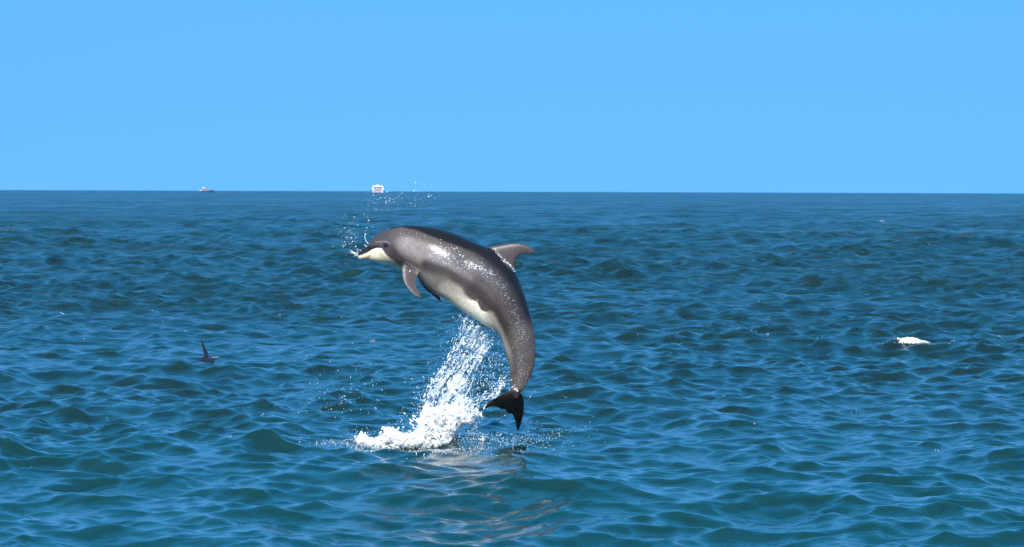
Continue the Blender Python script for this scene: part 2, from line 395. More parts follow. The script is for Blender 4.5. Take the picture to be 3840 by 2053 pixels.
    # flukes: shade of the unlit underside put into a dark skin colour
    zx = (px - 1750) * 3.443; zy = (py - 1250) * 3.443
    w = smooth(700, 770, Y * 0 + (py - 1250) * 3.443 - (px - 1916) * .3)
    fl = np.clip(smooth(712, 765, zy), 0, 1)
    mix((.030, .025, .024), fl)
    col *= (1 + .16 * n1 + .12 * n2 + .08 * n3)[:, None]
    col = np.clip(col, .008, .9)
    # mouth groove and jaw shelf, pressed into the mesh
    groove = smooth(9, 0, dm) * .006 * (X < 512)
    V2 = V - Nn * groove[:, None]
    me.vertices.foreach_set('co', V2.astype(np.float32).ravel())
    ca = me.color_attributes.new('skin_colour', 'FLOAT_COLOR', 'POINT')
    ca.data.foreach_set('color', np.hstack([col, np.ones((n, 1))]).astype(np.float32).ravel())
    # wetness: how beaded the running water is
    d = seg_dist(X, Y, [(1040, 465), (1150, 520), (1280, 560), (1420, 590), (1560, 640), (1640, 690)]); wet = smooth(120, 30, d)
    d = seg_dist(X, Y, [(1750, 850), (1850, 1050), (1930, 1250), (1960, 1500), (1930, 1750)]); wet = np.maximum(wet, smooth(150, 40, d))
    wa = me.attributes.new('wet', 'FLOAT', 'POINT'); wa.data.foreach_set('value', wet.astype(np.float32))
    me.update()
    return V2, Nn, X, Y
DV, DN, DXp, DYp = paint_dolphin(body_me)

def skin_material():
    m, n, l, b = principled('wet_dolphin_skin')
    a = n.new('ShaderNodeAttribute'); a.attribute_name = 'skin_colour'
    w = n.new('ShaderNodeAttribute'); w.attribute_name = 'wet'
    geo = n.new('ShaderNodeNewGeometry')
    t = n.new('ShaderNodeTexNoise'); t.inputs['Scale'].default_value = 60; t.inputs['Detail'].default_value = 5; l.new(geo.outputs['Position'], t.inputs['Vector'])
    mr = n.new('ShaderNodeMapRange'); mr.inputs['From Min'].default_value = .3; mr.inputs['From Max'].default_value = .7; mr.inputs['To Min'].default_value = .82; mr.inputs['To Max'].default_value = 1.18
    l.new(t.outputs['Fac'], mr.inputs['Value'])
    v = n.new('ShaderNodeVectorMath'); v.operation = 'SCALE'; l.new(a.outputs['Color'], v.inputs[0]); l.new(mr.outputs[0], v.inputs['Scale'])
    l.new(v.outputs[0], b.inputs['Base Color'])
    b.inputs['IOR'].default_value = 1.4
    rw = n.new('ShaderNodeMath'); rw.operation = 'MULTIPLY_ADD'; rw.inputs[1].default_value = -.14; rw.inputs[2].default_value = .40; l.new(w.outputs['Fac'], rw.inputs[0]); l.new(rw.outputs[0], b.inputs['Roughness'])
    sw = n.new('ShaderNodeMath'); sw.operation = 'MULTIPLY_ADD'; sw.inputs[1].default_value = .35; sw.inputs[2].default_value = .30; l.new(w.outputs['Fac'], sw.inputs[0]); l.new(sw.outputs[0], b.inputs['Specular IOR Level'])
    cw = n.new('ShaderNodeMath'); cw.operation = 'MULTIPLY_ADD'; cw.inputs[1].default_value = .75; cw.inputs[2].default_value = .15; l.new(w.outputs['Fac'], cw.inputs[0]); l.new(cw.outputs[0], b.inputs['Coat Weight']); b.inputs['Coat Roughness'].default_value = .2; b.inputs['Coat IOR'].default_value = 1.33
    # beads and runnels
    t2 = n.new('ShaderNodeTexNoise'); t2.inputs['Scale'].default_value = 34; t2.inputs['Detail'].default_value = 3; l.new(geo.outputs['Position'], t2.inputs['Vector'])
    vo = n.new('ShaderNodeTexVoronoi'); vo.inputs['Scale'].default_value = 46; l.new(geo.outputs['Position'], vo.inputs['Vector'])
    vr = n.new('ShaderNodeMapRange'); vr.inputs['From Min'].default_value = .45; vr.inputs['From Max'].default_value = .1; l.new(vo.outputs['Distance'], vr.inputs['Value'])
    b1 = n.new('ShaderNodeBump'); b1.inputs['Distance'].default_value = .0055
    s1 = n.new('ShaderNodeMath'); s1.operation = 'MULTIPLY_ADD'; s1.inputs[1].default_value = .75; s1.inputs[2].default_value = .10; l.new(w.outputs['Fac'], s1.inputs[0])
    l.new(s1.outputs[0], b1.inputs['Strength']); l.new(vr.outputs[0], b1.inputs['Height'])
    b2 = n.new('ShaderNodeBump'); b2.inputs['Distance'].default_value = .011; b2.inputs['Strength'].default_value = .45
    l.new(t2.outputs['Fac'], b2.inputs['Height']); l.new(b2.outputs[0], b1.inputs['Normal'])
    l.new(b1.outputs[0], b.inputs['Coat Normal'])
    b3 = n.new('ShaderNodeBump'); b3.inputs['Distance'].default_value = .003; b3.inputs['Strength'].default_value = .3; l.new(t2.outputs['Fac'], b3.inputs['Height'])
    l.new(b3.outputs[0], b.inputs['Normal'])
    return m
SKIN = skin_material()
base = at(1640, 1670, DY)[0]
dolphin = empty('dolphin', Vector((base[0], DY, 0)),
                label='grey dolphin with cream belly leaping clear of the sea above a white splash', category='dolphin')
bpy.context.view_layer.update()
def child(name, me, mat, parent, smooth=True, **kw):
    o = new_obj(name, me, mat, None, smooth, **kw); o.parent = parent; o.matrix_parent_inverse = parent.matrix_world.inverted(); return o
body = child('body', body_me, SKIN, dolphin)

ICO_V, ICO_F = None, None
def ico(sub=0):
    import bmesh
    bm = bmesh.new(); bmesh.ops.create_icosphere(bm, subdivisions=sub + 1, radius=1)
    V = np.array([v.co[:] for v in bm.verts]); F = np.array([[v.index for v in f.verts] for f in bm.faces]); bm.free(); return V, F
ICO0 = ico(0); ICO1 = ico(1); ICO2 = ico(2)
def blobs(P, Rr, shape=ICO0, stretch=None, dirs=None, jit=.0):
    """many little closed drops as one triangle soup"""
    V0, F0 = shape; n = len(P); k = len(V0)
    V = V0[None] * np.asarray(Rr)[:, None, None]
    if jit: V = V * (1 + jit * rng.normal(size=(n, k, 1)))
    if stretch is not None:
        d = dirs / np.linalg.norm(dirs, axis=1)[:, None]
        along = (V * d[:, None, :]).sum(2, keepdims=True)
        V = V + along * d[:, None, :] * (stretch - 1)[:, None, None]
    V = V + np.asarray(P)[:, None, :]
    F = F0[None] + (np.arange(n) * k)[:, None, None]
    return V.reshape(-1, 3), F.reshape(-1, 3)

# eyes
eye_mat = plain('eye_dark', (.012, .009, .008), .06, .05)
def surf_y(X, Y, side):
    """flank surface point at a tracing-frame position"""
    d = np.hypot(DXp - X, DYp - Y) + np.where(np.sign(DV[:, 1] - DY) == side, 0, 1e6) ; i = d.argsort()[:6]
    return DV[i].mean(0), DN[i].mean(0)
for side in (-1, 1):
    p, nn_ = surf_y(548, 386, side)
    V0, F0 = ICO2; V = V0 * np.array([.0135, .011, .0095])
    me = mesh_np('eye', V + p - np.array([0, side, 0]) * .003, F0)
    child('eye', me, eye_mat, dolphin)

# water beads on the skin
def drop_material(name, col=(.85, .88, .92), trans=.35, rough=.12):
    m = plain(name, col, rough, .06, 20.0, Transmission_Weight=trans, IOR=1.333); return m
BEAD = drop_material('water_bead', (.97, .97, .97), 0, .08)  # opaque white puts the sun's sparkle into the bead colour
DROP = drop_material('flying_drop', (.95, .97, .99), .10, .10)
CLEAR = drop_material('clear_drop', (.9, .95, 1.0), 1.0, .02)
def skin_beads():
    vis = (DN[:, 1] < -.12)
    idx = np.where(vis)[0]; X, Y = DXp[idx], DYp[idx]
    lines = [([(1020, 450), (1120, 500), (1200, 530), (1300, 590), (1400, 600), (1500, 600), (1600, 665)], 40, 90, (1.4, 3.4)),
             ([(1190, 420), (1260, 450), (1340, 500)], 26, 26, (1.6, 3.6)),
             ([(1370, 560), (1480, 590), (1560, 640), (1640, 670)], 16, 60, (1.8, 3.8)),
             ([(1670, 430), (1700, 480), (1760, 540), (1830, 600), (1870, 650)], 9, 70, (1.6, 3.4)),
             ([(745, 640), (780, 640), (810, 650)], 12, 24, (1.8, 4.0)),
             ([(1700, 740), (1780, 880), (1820, 960), (1880, 1050), (1930, 1180), (1960, 1330)], 48, 95, (.9, 2.3)),
             ([(1960, 1330), (1990, 1500), (1970, 1700), (1930, 1850)], 60, 90, (.7, 1.9)),
             ([(1860, 1850), (1900, 1880)], 14, 22, (2.0, 4.5)),
             ([(650, 260), (850, 290), (960, 300)], 30, 14, (1.2, 2.4)),
             ([(1430, 930), (1530, 960)], 16, 12, (1., 1.8)),
             ([(1100, 350), (1110, 400), (1250, 440)], 30, 12, (1.6, 3.2))]
    P, Rr = [], []
    for pl, wd, cnt, (ra, rb) in lines:
        d = seg_dist(X, Y, pl); w = np.exp(-.5 * (d / wd * 1.4) ** 2); w /= w.sum()
        ch = rng.choice(len(idx), cnt, p=w)
        P.append(DV[idx[ch]] + DN[idx[ch]] * .0006); Rr.append(rng.uniform(ra, rb, cnt) ** 1.0 * .00105)
    P = np.concatenate(P); Rr = np.concatenate(Rr)
    dirs = rng.normal(size=P.shape) * .4 + np.array([.5, 0, -.7])
    V, F = blobs(P, Rr, ICO0, rng.uniform(1, 1.9, len(P)), dirs)
    child('water_beads', mesh_np('water_beads', V, F), BEAD, dolphin, kind='stuff')
skin_beads()

# ------------------------------------------------------------------ splash
def volume_mesh(name, P, Rr, voxel=.006, thr=.35, smooth_it=1):
    """merge a cloud of balls into one flowing surface"""
    me = bpy.data.meshes.new('pts'); me.from_pydata(P.tolist(), [], [])
    at_ = me.attributes.new('rad', 'FLOAT', 'POINT'); at_.data.foreach_set('value', np.asarray(Rr, np.float32))
    tmp = bpy.data.objects.new('pts', me); COL.objects.link(tmp)
    g = bpy.data.node_groups.new('merge', 'GeometryNodeTree')
    g.interface.new_socket('Geometry', in_out='INPUT', socket_type='NodeSocketGeometry'); g.interface.new_socket('Geometry', in_out='OUTPUT', socket_type='NodeSocketGeometry')
    gi = g.nodes.new('NodeGroupInput'); go = g.nodes.new('NodeGroupOutput')
    mp = g.nodes.new('GeometryNodeMeshToPoints'); na = g.nodes.new('GeometryNodeInputNamedAttribute'); na.data_type = 'FLOAT'; na.inputs['Name'].default_value = 'rad'
    pv = g.nodes.new('GeometryNodePointsToVolume'); pv.resolution_mode = 'VOXEL_SIZE'; pv.inputs['Voxel Size'].default_value = voxel
    vm = g.nodes.new('GeometryNodeVolumeToMesh'); vm.inputs['Threshold'].default_value = thr
    L = g.links.new; L(gi.outputs[0], mp.inputs['Mesh']); L(na.outputs[0], mp.inputs['Radius']); L(mp.outputs[0], pv.inputs['Points']); L(na.outputs[0], pv.inputs['Radius'])
    L(pv.outputs[0], vm.inputs['Volume']); L(vm.outputs[0], go.inputs[0])
    md = tmp.modifiers.new('g', 'NODES'); md.node_group = g
    if smooth_it:
        s = tmp.modifiers.new('s', 'SMOOTH'); s.iterations = smooth_it; s.factor = .5
    dg = bpy.context.evaluated_depsgraph_get(); out = bpy.data.meshes.new_from_object(tmp.evaluated_get(dg)); out.name = name
    bpy.data.objects.remove(tmp); print('VOL', name, len(out.polygons)); return out

def z2(x, y): return 1150 + np.asarray(x) / 2.2945, 1150 + np.asarray(y) / 2.2945
def foam_mat(name, trans, col, bump=.5, sss=.0, scale=90):
    m, n, l, b = principled(name)
    geo = n.new('ShaderNodeNewGeometry')
    t = n.new('ShaderNodeTexNoise'); t.inputs['Scale'].default_value = 14; t.inputs['Detail'].default_value = 6; l.new(geo.outputs['Position'], t.inputs['Vector'])
    mr = n.new('ShaderNodeMapRange'); mr.inputs['From Min'].default_value = .38; mr.inputs['From Max'].default_value = .62
    mr.inputs['To Min'].default_value = trans[0]; mr.inputs['To Max'].default_value = trans[1]; l.new(t.outputs['Fac'], mr.inputs['Value'])
    l.new(mr.outputs[0], b.inputs['Transmission Weight'])
    b.inputs['Base Color'].default_value = (*col, 1); b.inputs['Roughness'].default_value = .22; b.inputs['IOR'].default_value = 1.333
    t2 = n.new('ShaderNodeTexNoise'); t2.inputs['Scale'].default_value = scale; t2.inputs['Detail'].default_value = 4; l.new(geo.outputs['Position'], t2.inputs['Vector'])
    bp = n.new('ShaderNodeBump'); bp.inputs['Distance'].default_value = .012; bp.inputs['Strength'].default_value = bump
    l.new(t2.outputs['Fac'], bp.inputs['Height']); l.new(bp.outputs[0], b.inputs['Normal'])
    if sss: b.inputs['Subsurface Weight'].default_value = sss; b.inputs['Subsurface Radius'].default_value = (.04, .045, .05); b.inputs['Subsurface Scale'].default_value = 1.0
    return m
FOAM = foam_mat('white_foam', (0, .02), (.93, .955, .97), .15, .7)
SPLASH = foam_mat('splash_water', (.05, .80), (.88, .94, 1.0), .4)

def flow(px, py):
    """image plane direction of the thrown water (photo pixels): fans up and to the right from the foot"""
    ox, oy = z2(900, 1350); dx = px - ox; dy = py - oy; l = np.hypot(dx, dy) + 1e-6
    return dx / l, dy / l
# -- strands of the column
def strands():
    P, Rr = [], []
    paths = []
    # (control points in tracing frame 2, count, lateral spread, radius)
    M = [([(1000, 1000), (1060, 800), (1160, 620), (1260, 460), (1330, 330), (1365, 180), (1350, 60)], 26, 34, .0075),
         ([(1120, 1000), (1180, 780), (1290, 600), (1400, 420), (1500, 320), (1590, 262)], 34, 34, .008),
         ([(1200, 960), (1290, 760), (1380, 590), (1450, 470), (1540, 360), (1600, 285)], 20, 12, .008),
         ([(1260, 960), (1330, 820), (1400, 700), (1440, 600)], 16, 34, .007),
         ([(1060, 950), (1120, 740), (1200, 600), (1290, 500), (1400, 400)], 30, 42, .0075),
         ([(1380, 160), (1460, 180), (1560, 210), (1640, 250)], 22, 46, .005),
         ([(1360, 80), (1400, 180), (1400, 300), (1380, 380)], 26, 46, .005),
         ([(1300, 950), (1420, 840), (1540, 770), (1650, 680), (1740, 600), (1760, 500)], 26, 30, .0065),
         ([(1640, 700), (1700, 600), (1740, 520), (1725, 440)], 14, 26, .005),
         ([(1620, 500), (1680, 470), (1730, 430)], 6, 18, .005),
         ([(1450, 640), (1400, 660), (1420, 690)], 4, 20, .005)]
    for pts, cnt, spread, rad in M:
        for _ in range(cnt):
            n = 150; a = rng.uniform(0, .35) if rng.random() < .6 else rng.uniform(0, .75); b = min(1, a + rng.uniform(.2, .8))
            C = catmull(pts, 0, np.linspace(a, b, n) * (len(pts) - 1) * .9999)
            off = rng.normal(0, spread); t = np.linspace(0, 1, n)
            w1, w2 = rng.uniform(4, 9, 2); p1, p2 = rng.uniform(0, 6.3, 2)
            dx = off + 7 * np.sin(w1 * t * 2 + p1) + 4 * np.sin(w2 * 3 * t); dy = off * .5 + 6 * np.sin(w2 * t * 2 + p2) + 3 * np.sin(w1 * 4 * t)
            dep = rng.normal(0, .10) + .05 * np.sin(t * 3 + p1)
            px, py = z2(C[:, 0] + dx, C[:, 1] + dy)
            pp = at(px, py, DY + .06 + dep)
            rr = rad * (.45 + .75 * np.abs(np.sin(w1 * t * 3.1 + p2) * np.sin(w2 * t * 5.3 + p1))) * (1 - .45 * t) * rng.uniform(.6, 1.35)
            keep = rng.random(n) < (1 - .35 * t ** 2)
            P.append(pp[keep]); Rr.append(rr[keep])
    return np.concatenate(P), np.concatenate(Rr)
SP, SR = strands()
# -- clumpy lace: random clusters shaped by a density over the column
def scatter_poly(poly, n, frame=z2, edge=0):
    P = np.array(poly, float); lo, hi = P.min(0), P.max(0); out = []
    while sum(len(o) for o in out) < n:
        q = rng.uniform(lo, hi, (n * 2, 2)); q = q[inside(q[:, 0], q[:, 1], poly)]; out.append(q)
    q = np.concatenate(out)[:n]; return q
COLUMN = [(960, 1000), (985, 870), (1045, 740), (1115, 620), (1195, 520), (1275, 400), (1335, 250), (1348, 130), (1330, 20), (1400, 70), (1520, 150), (1640, 230), (1600, 330), (1520, 440),
          (1440, 600), (1420, 720), (1500, 780), (1620, 700), (1740, 560), (1755, 720), (1600, 800), (1480, 880), (1480, 960), (1300, 1000)]
def lace(n, thr, seed, rmin, rmax, poly=COLUMN, stretch=2.6, dep=.12, scat=.004):
    q = scatter_poly(poly, n); px, py = z2(q[:, 0], q[:, 1])
    fx, fy = flow(px, py); a = px * .62 - py * -.78; 
    # noise stretched along the flow
    al = (px * .5 - py * .86) / (stretch * 1.0); ac = (px * .86 + py * .5)
    nn_ = noise3(np.stack([al, ac, np.zeros_like(al)], 1), .11, seed, 4)
    keep = nn_ > thr; px, py, v, al, ac = px[keep], py[keep], nn_[keep], al[keep], ac[keep]
    Y = DY + .06 + dep * noise3(np.stack([al, ac, np.ones_like(al)], 1), .05, seed + 1, 2) + rng.normal(0, scat, len(px))
    return at(px, py, Y), rng.uniform(rmin, rmax, len(px)) * (.7 + .6 * np.clip(v - thr, 0, 1))
L1P, L1R = lace(46000, .0, 21, .0028, .0048, COLUMN, 3.6)
L4P, L4R = lace(30000, .12, 57, .0028, .0055, COLUMN, 2.4, .16)
LOW = [(975, 960), (1010, 860), (1070, 740), (1150, 640), (1250, 560), (1350, 600), (1400, 700), (1410, 800), (1480, 860), (1440, 940), (1200, 960)]
L2P, L2R = lace(16000, -.18, 23, .0035, .0085, LOW, 2.2, .13)
UPP = [(1335, 60), (1400, 80), (1520, 150), (1650, 240), (1600, 300), (1500, 400), (1330, 430), (1330, 250)]
L3P, L3R = lace(14000, .06, 29, .0026, .0045, UPP, 2.6, .08)
L1P = np.vstack([L1P, L2P, L3P, L4P]); L1R = np.concatenate([L1R, L2R, L3R, L4R])
me = volume_mesh('splash_column', np.vstack([SP, L1P]), np.concatenate([SR, L1R]), .0055, .3, 1)
splash = new_obj('splash_column', me, SPLASH, kind='stuff', label='tall leaning column of lacy thrown water under the leaping dolphin', category='splash')

# -- white foot of the splash
FOOT = [(395, 1172), (430, 1120), (500, 1100), (560, 1130), (620, 1120), (660, 1085), (668, 1045), (720, 1035), (770, 1060), (830, 1085), (890, 1090), (940, 1050), (965, 960),
        (985, 900), (1060, 870), (1150, 850), (1230, 840), (1310, 850), (1370, 900), (1420, 960), (1450, 1000), (1400, 1020), (1350, 1020), (1310, 1055), (1270, 1110), (1240, 1180),
        (1180, 1245), (1110, 1260), (1020, 1250), (900, 1250), (700, 1250), (470, 1240), (400, 1215)]
def froth(poly, n_core, n_skin, frame, Y0, dep, core=(.010, .020), skin=(.0035, .0085), ragged=13):
    """core balls well inside, a fractal skin of small ones, and torn tongues on the rim"""
    q = scatter_poly(poly, n_core); d = seg_dist(q[:, 0], q[:, 1], poly, True); k = d > 10; q, d = q[k], d[k]
    r = np.minimum(rng.uniform(*core, len(q)), d / 2.2945 / 431 * .9); px, py = frame(q[:, 0], q[:, 1])
    th = dep * np.sqrt(np.clip(d / 70, .05, 1))
    P = [at(px, py, Y0 + rng.uniform(-1, 1, len(q)) * th)]; Rr = [r]
    m = n_skin * 3; lo, hi = np.array(poly).min(0) - 40, np.array(poly).max(0) + 40
    q = rng.uniform(lo, hi, (m * 2, 2)); sd = sdf(q[:, 0], q[:, 1], poly)
    u = noise3(np.hstack([q, np.zeros((len(q), 1))]), .05, 77, 5)
    k = (sd + ragged * u * 1.3) > 0; q, sd = q[k][:n_skin], sd[k][:n_skin]
    px, py = frame(q[:, 0], q[:, 1]); th = dep * np.sqrt(np.clip(sd / 70, .05, 1))
    z = noise3(np.hstack([q, np.zeros((len(q), 1))]), .035, 78, 5)
    side = np.where(rng.random(len(q)) < .8, -1, 1)
    P.append(at(px, py, Y0 + side * th * (1.0 + .40 * z) + rng.normal(0, .010, len(q)))); Rr.append(rng.uniform(0, 1, len(q)) ** 1.5 * (skin[1] - skin[0]) + skin[0])
    return np.concatenate(P), np.concatenate(Rr)
def mound():
    P, Rr = froth(FOOT, 4200, 36000, z2, DY + .05, .17, (.010, .020), (.0028, .0062))
    P, Rr = [P], [Rr]
    for _ in range(420):
        k = rng.integers(0, 6); cx, cy = [(985, 960), (1100, 890), (1250, 860), (1400, 900), (710, 1055), (480, 1120)][k]
        a = rng.normal([-2.2, -1.8, -1.4, -.8, -1.9, -1.6][k], .45); L = rng.uniform(10, 85) * (1 if 0 < k < 4 else .4); n = 34; t = np.linspace(0, 1, n)
        x0_ = cx + rng.normal(0, 60 if k < 4 else 30); y0_ = cy + rng.normal(25, 22)
        x = x0_ + np.cos(a) * L * t + 5 * np.sin(t * rng.uniform(4, 10) + k); y = y0_ + np.sin(a) * L * t + 3 * np.sin(t * 9)
        P.append(at(*z2(x, y), DY + .05 + rng.normal(0, .12))); Rr.append((.0075 * (1 - t) + .0028) * rng.uniform(.5, 1.2) * (.7 + .5 * np.abs(np.sin(t * 12))))
    P = np.concatenate(P); Rr = np.concatenate(Rr)
    keep = P[:, 2] > -.12; return P[keep], Rr[keep]
MP, MR = mound()
new_obj('splash_foot', volume_mesh('splash_foot', MP, MR, .0062, .3, 0), FOAM, kind='stuff',
        label='dense bright white foam boiling at the foot of the splash', category='foam')

RIM = [(360, 1190), (420, 1110), (500, 1085), (600, 1110), (655, 1040), (720, 1010), (800, 1045), (880, 1060), (930, 980), (960, 880), (1060, 830), (1250, 800), (1400, 850), (1520, 960), (1560, 1040),
       (1480, 1120), (1330, 1200), (1100, 1250), (600, 1240)]
R1P, R1R = lace(20000, .10, 61, .0028, .0060, RIM, 1.4, .20, .02)
new_obj('splash_rim', volume_mesh('splash_rim', R1P, R1R, .0055, .3, 1), SPLASH, kind='stuff', label='torn glassy water fringing the white foam at the foot of the splash', category='splash')

# -- scum of bubbles lying on the water round the foot
def scum():
    P, Rr = [], []
    for (cx, cy, sx, sy, n, ra, rb) in [(800, 1205, 260, 12, 900, .003, .010), (1300, 1225, 260, 14, 500, .003, .008), (300, 1195, 150, 10, 260, .002, .006), (1750, 1180, 260, 16, 420, .002, .006),
                                        (1150, 1240, 100, 10, 300, .004, .012), (1500, 1290, 260, 26, 120, .002, .005), (560, 1190, 120, 10, 400, .003, .009)]:
        n = n // 2; ra *= .7; rb *= .6; x = rng.normal(cx, sx, n); y = rng.normal(cy, sy, n); p = sea_point(*z2(x, y)); zz = sea_z(p[:, 0], p[:, 1])
        p = p[:, :3]; p[:, 2] = zz + .001; P.append(p); Rr.append(ra + (rb - ra) * rng.uniform(0, 1, n) ** 2)
    P = np.concatenate(P); Rr = np.concatenate(Rr); V, F = blobs(P, Rr, ICO0); V[:, 2] = V[:, 2]
    new_obj('foam_specks', mesh_np('foam_specks', V, F), FOAM, kind='stuff', label='specks of foam floating on the water round the foot of the splash', category='foam')
scum()

# -- thin blue curtain of water right of the foot, below the flukes
CURT = [(1380, 1000), (1480, 900), (1560, 870), (1700, 900), (1780, 960), (1790, 1060), (1700, 1110), (1560, 1130), (1540, 1200), (1260, 1210), (1250, 1120), (1330, 1040)]
C1P, C1R = lace(20000, .02, 41, .0024, .0042, CURT, 2.2, .12, .006)
new_obj('splash_curtain', volume_mesh('splash_curtain', C1P, C1R, .0055, .3, 1), SPLASH, kind='stuff',
        label='thin see-through curtain of water to the right of the white foam, below the flukes', category='splash')

# -- loose drops
def drops_from_px(px, py, Y, rad_mm, jitter=.06):
    P = at(px, py, Y + rng.normal(0, jitter, len(np.atleast_1d(px)))); return P, np.asarray(rad_mm) * .001
def splash_drops():
    P, Rr = [], []
    def g(cx, cy, sx, sy, n, r=(1.2, 3.2), dep=.2, rot=0):
        a = rng.normal(0, 1, (n, 2)) * [sx, sy]; c, s = math.cos(rot), math.sin(rot)
        x = cx + a[:, 0] * c - a[:, 1] * s; y = cy + a[:, 0] * s + a[:, 1] * c
        px, py = z2(x, y); p = at(px, py, DY + .05 + rng.normal(0, dep, n)); P.append(p); Rr.append((rng.uniform(0, 1, n) ** 2.2 * (r[1] - r[0]) * .001 + r[0] * .001) * .8)
    g(1250, 600, 260, 120, 1500, (1.3, 4.0), .15, -.95)
    g(1330, 330, 60, 170, 420, (1.3, 4.0), .12)
    g(1560, 560, 110, 120, 520, (1.4, 4.4), .15)
    g(1620, 720, 120, 70, 420, (1.4, 4.6), .15)
    g(1020, 900, 60, 110, 420, (1.4, 4.2), .15)
    g(1560, 980, 150, 80, 620, (1.2, 3.6), .18)
    g(1350, 1120, 130, 60, 520, (1.2, 3.6), .18)
    g(1650, 1160, 260, 40, 900, (1.1, 3.0), .35)
    g(2000, 1150, 180, 45, 380, (1.1, 2.8), .4)
    g(350, 1180, 200, 22, 620, (1.1, 3.0), .3)
    g(480, 1120, 60, 30, 200, (1.2, 3.2), .15)
    g(850, 1030, 130, 50, 190, (1.2, 3.6), .15)
    g(430, 700, 260, 150, 210, (1.0, 3.6), .4)
    g(250, 850, 200, 120, 160, (1.0, 3.6), .4)
    g(450, 420, 190, 120, 60, (1.0, 3.0), .4)
    g(2150, 1050, 180, 60, 90, (1.0, 2.6), .4)
    P = np.concatenate(P); Rr = np.concatenate(Rr); qx, qy = to_px(P); x = (qx - 1150) * 2.2945; y = (qy - 1150) * 2.2945
    keep = (P[:, 2] > .0) & ~((x > 1490) & (x < 1900) & (y > 700) & (y < 1080) & (P[:, 1] < DY + .45)) & (rng.random(len(P)) < np.where(x < 950, .5, .6)); return P[keep], Rr[keep]
P, Rr = splash_drops()
V, F = blobs(P, Rr, ICO0, rng.uniform(1, 3.2, len(P)), rng.normal(size=P.shape) * .25 + np.array([.5, 0, .8]))
new_obj('spray_drops', mesh_np('spray_drops', V, F), DROP, kind='stuff', label='countless white drops flying round the splash and its column', category='spray')

TR = [(443,877,6),(295,885,4),(627,920,7),(603,1017,6),(587,1100,9),(315,1017,5),(262,1062,4),(386,953,4),(384,1050,5),(404,1145,6),(487,983,4),(679,1001,5),(680,1135,3),(620,722,4),(478,794,3),(566,845,4),
      (725,778,4),(779,632,5),(839,632,4),(904,640,6),(853,685,5),(894,664,5),(705,700,4),(687,596,4),(866,552,7),(1213,543,6),(1231,434,6),(1228,735,5),(1296,733,4),(1171,697,5),(1022,608,4),(1058,567,4),(1399,612,7),
      (1438,596,5),(1481,633,4),(1226,661,4),(1355,490,3),(1430,494,3),(1277,543,4),(740,651,4),(941,655,4),(950,687,3),(996,780,3),(880,790,3),(1231,524,4),(163,1255,4),(286,1240,4),(302,1258,6),(320,1195,5),(330,1230,5),
      (352,1075,4),(338,1135,4),(352,1160,3),(447,1100,3),(460,1255,5),(420,1190,4),(610,880,3),(617,950,3),(590,1055,4),(318,860,3),(345,870,2),(508,858,2),(412,905,2)]
SKYD = [(935,175,4),(988,135,3),(1040,70,3),(1040,130,3),(1112,137,3),(1090,295,4),(1134,270,4),(1120,290,3),(1209,348,3),(1263,351,4),(1302,350,4),(1308,373,4),(1315,301,4),(1478,315,4),(1145,433,3),(1025,275,2),(1165,490,2)]
def z5(a): a = np.array(a, float); return 1200 + a[:, 0] / 3.442, 560 + a[:, 1] / 3.442, a[:, 2] / 3.442 / 431 * 1000 * .95
x, y, r = z5(TR); P1, R1 = drops_from_px(x, y, DY, r)
n = 260; cl = np.concatenate([rng.normal([330, 1150], [55, 110], (70, 2)), rng.normal([430, 1180], [40, 70], (50, 2)), rng.normal([850, 670], [190, 80], (110, 2)), rng.normal([1300, 640], [130, 60], (30, 2))])
cl = np.hstack([cl, rng.uniform(1.6, 3.2, (len(cl), 1))]); x, y, r = z5(cl); P2, R2 = drops_from_px(x, y, DY, r)
P = np.vstack([P1, P2]); Rr = np.concatenate([R1 * 1.15, R2 * .9])
V, F = blobs(P, Rr, ICO1, rng.uniform(1, 1.7, len(P)), rng.normal(size=P.shape))
new_obj('snout_spray', mesh_np('snout_spray', V, F), DROP, kind='stuff', label='scattered white drops flung up before the dolphin\'s beak and over its head', category='spray')
x, y, r = z5(SKYD); P, Rr = drops_from_px(x, y, DY, r * 1.15)
V, F = blobs(P, Rr, ICO2, rng.uniform(1, 1.5, len(P)), rng.normal(size=P.shape))
new_obj('high_drops', mesh_np('high_drops', V, F), CLEAR, kind='stuff', label='few dark clear drops high against the sky above the dolphin\'s head', category='spray')

# strands of water at the beak and forehead
def snout_strands():
    P, Rr = [], []
    def s(pts, r0_, r1_, Y=DY, n=70):
        C = catmull(pts, n); px = 1200 + C[:, 0] / 3.442; py = 560 + C[:, 1] / 3.442; t = np.linspace(0, 1, n)
        P.append(at(px, py, Y)); Rr.append((r0_ * (1 - t) + r1_ * t) * .001 * (.75 + .5 * np.abs(np.sin(t * 21 + r0_))))
    s([(496, 1368), (455, 1345), (415, 1322), (372, 1302)], 7, 2.2); s([(490, 1362), (450, 1352), (400, 1338), (360, 1335)], 5, 2)
    s([(496, 1365), (520, 1320), (528, 1300), (510, 1285)], 5, 2.2); s([(500, 1360), (480, 1310), (462, 1275)], 4.5, 2); s([(480, 1300), (500, 1296), (525, 1312)], 3, 3)
    s([(625, 1225), (597, 1190), (582, 1150), (580, 1120), (587, 1100)], 4.5, 3); s([(607, 1262), (583, 1248), (572, 1222)], 4, 2.2)
    s([(488, 1372), (450, 1378), (418, 1392)], 4, 1.8)
    return np.concatenate(P), np.concatenate(Rr)
P, Rr = snout_strands()
new_obj('snout_splash', volume_mesh('snout_splash', P, Rr * 1.15, .0035, .3, 1), SPLASH, kind='stuff',
        label='small crown of water splashing off the tip of the beak and the forehead', category='splash')

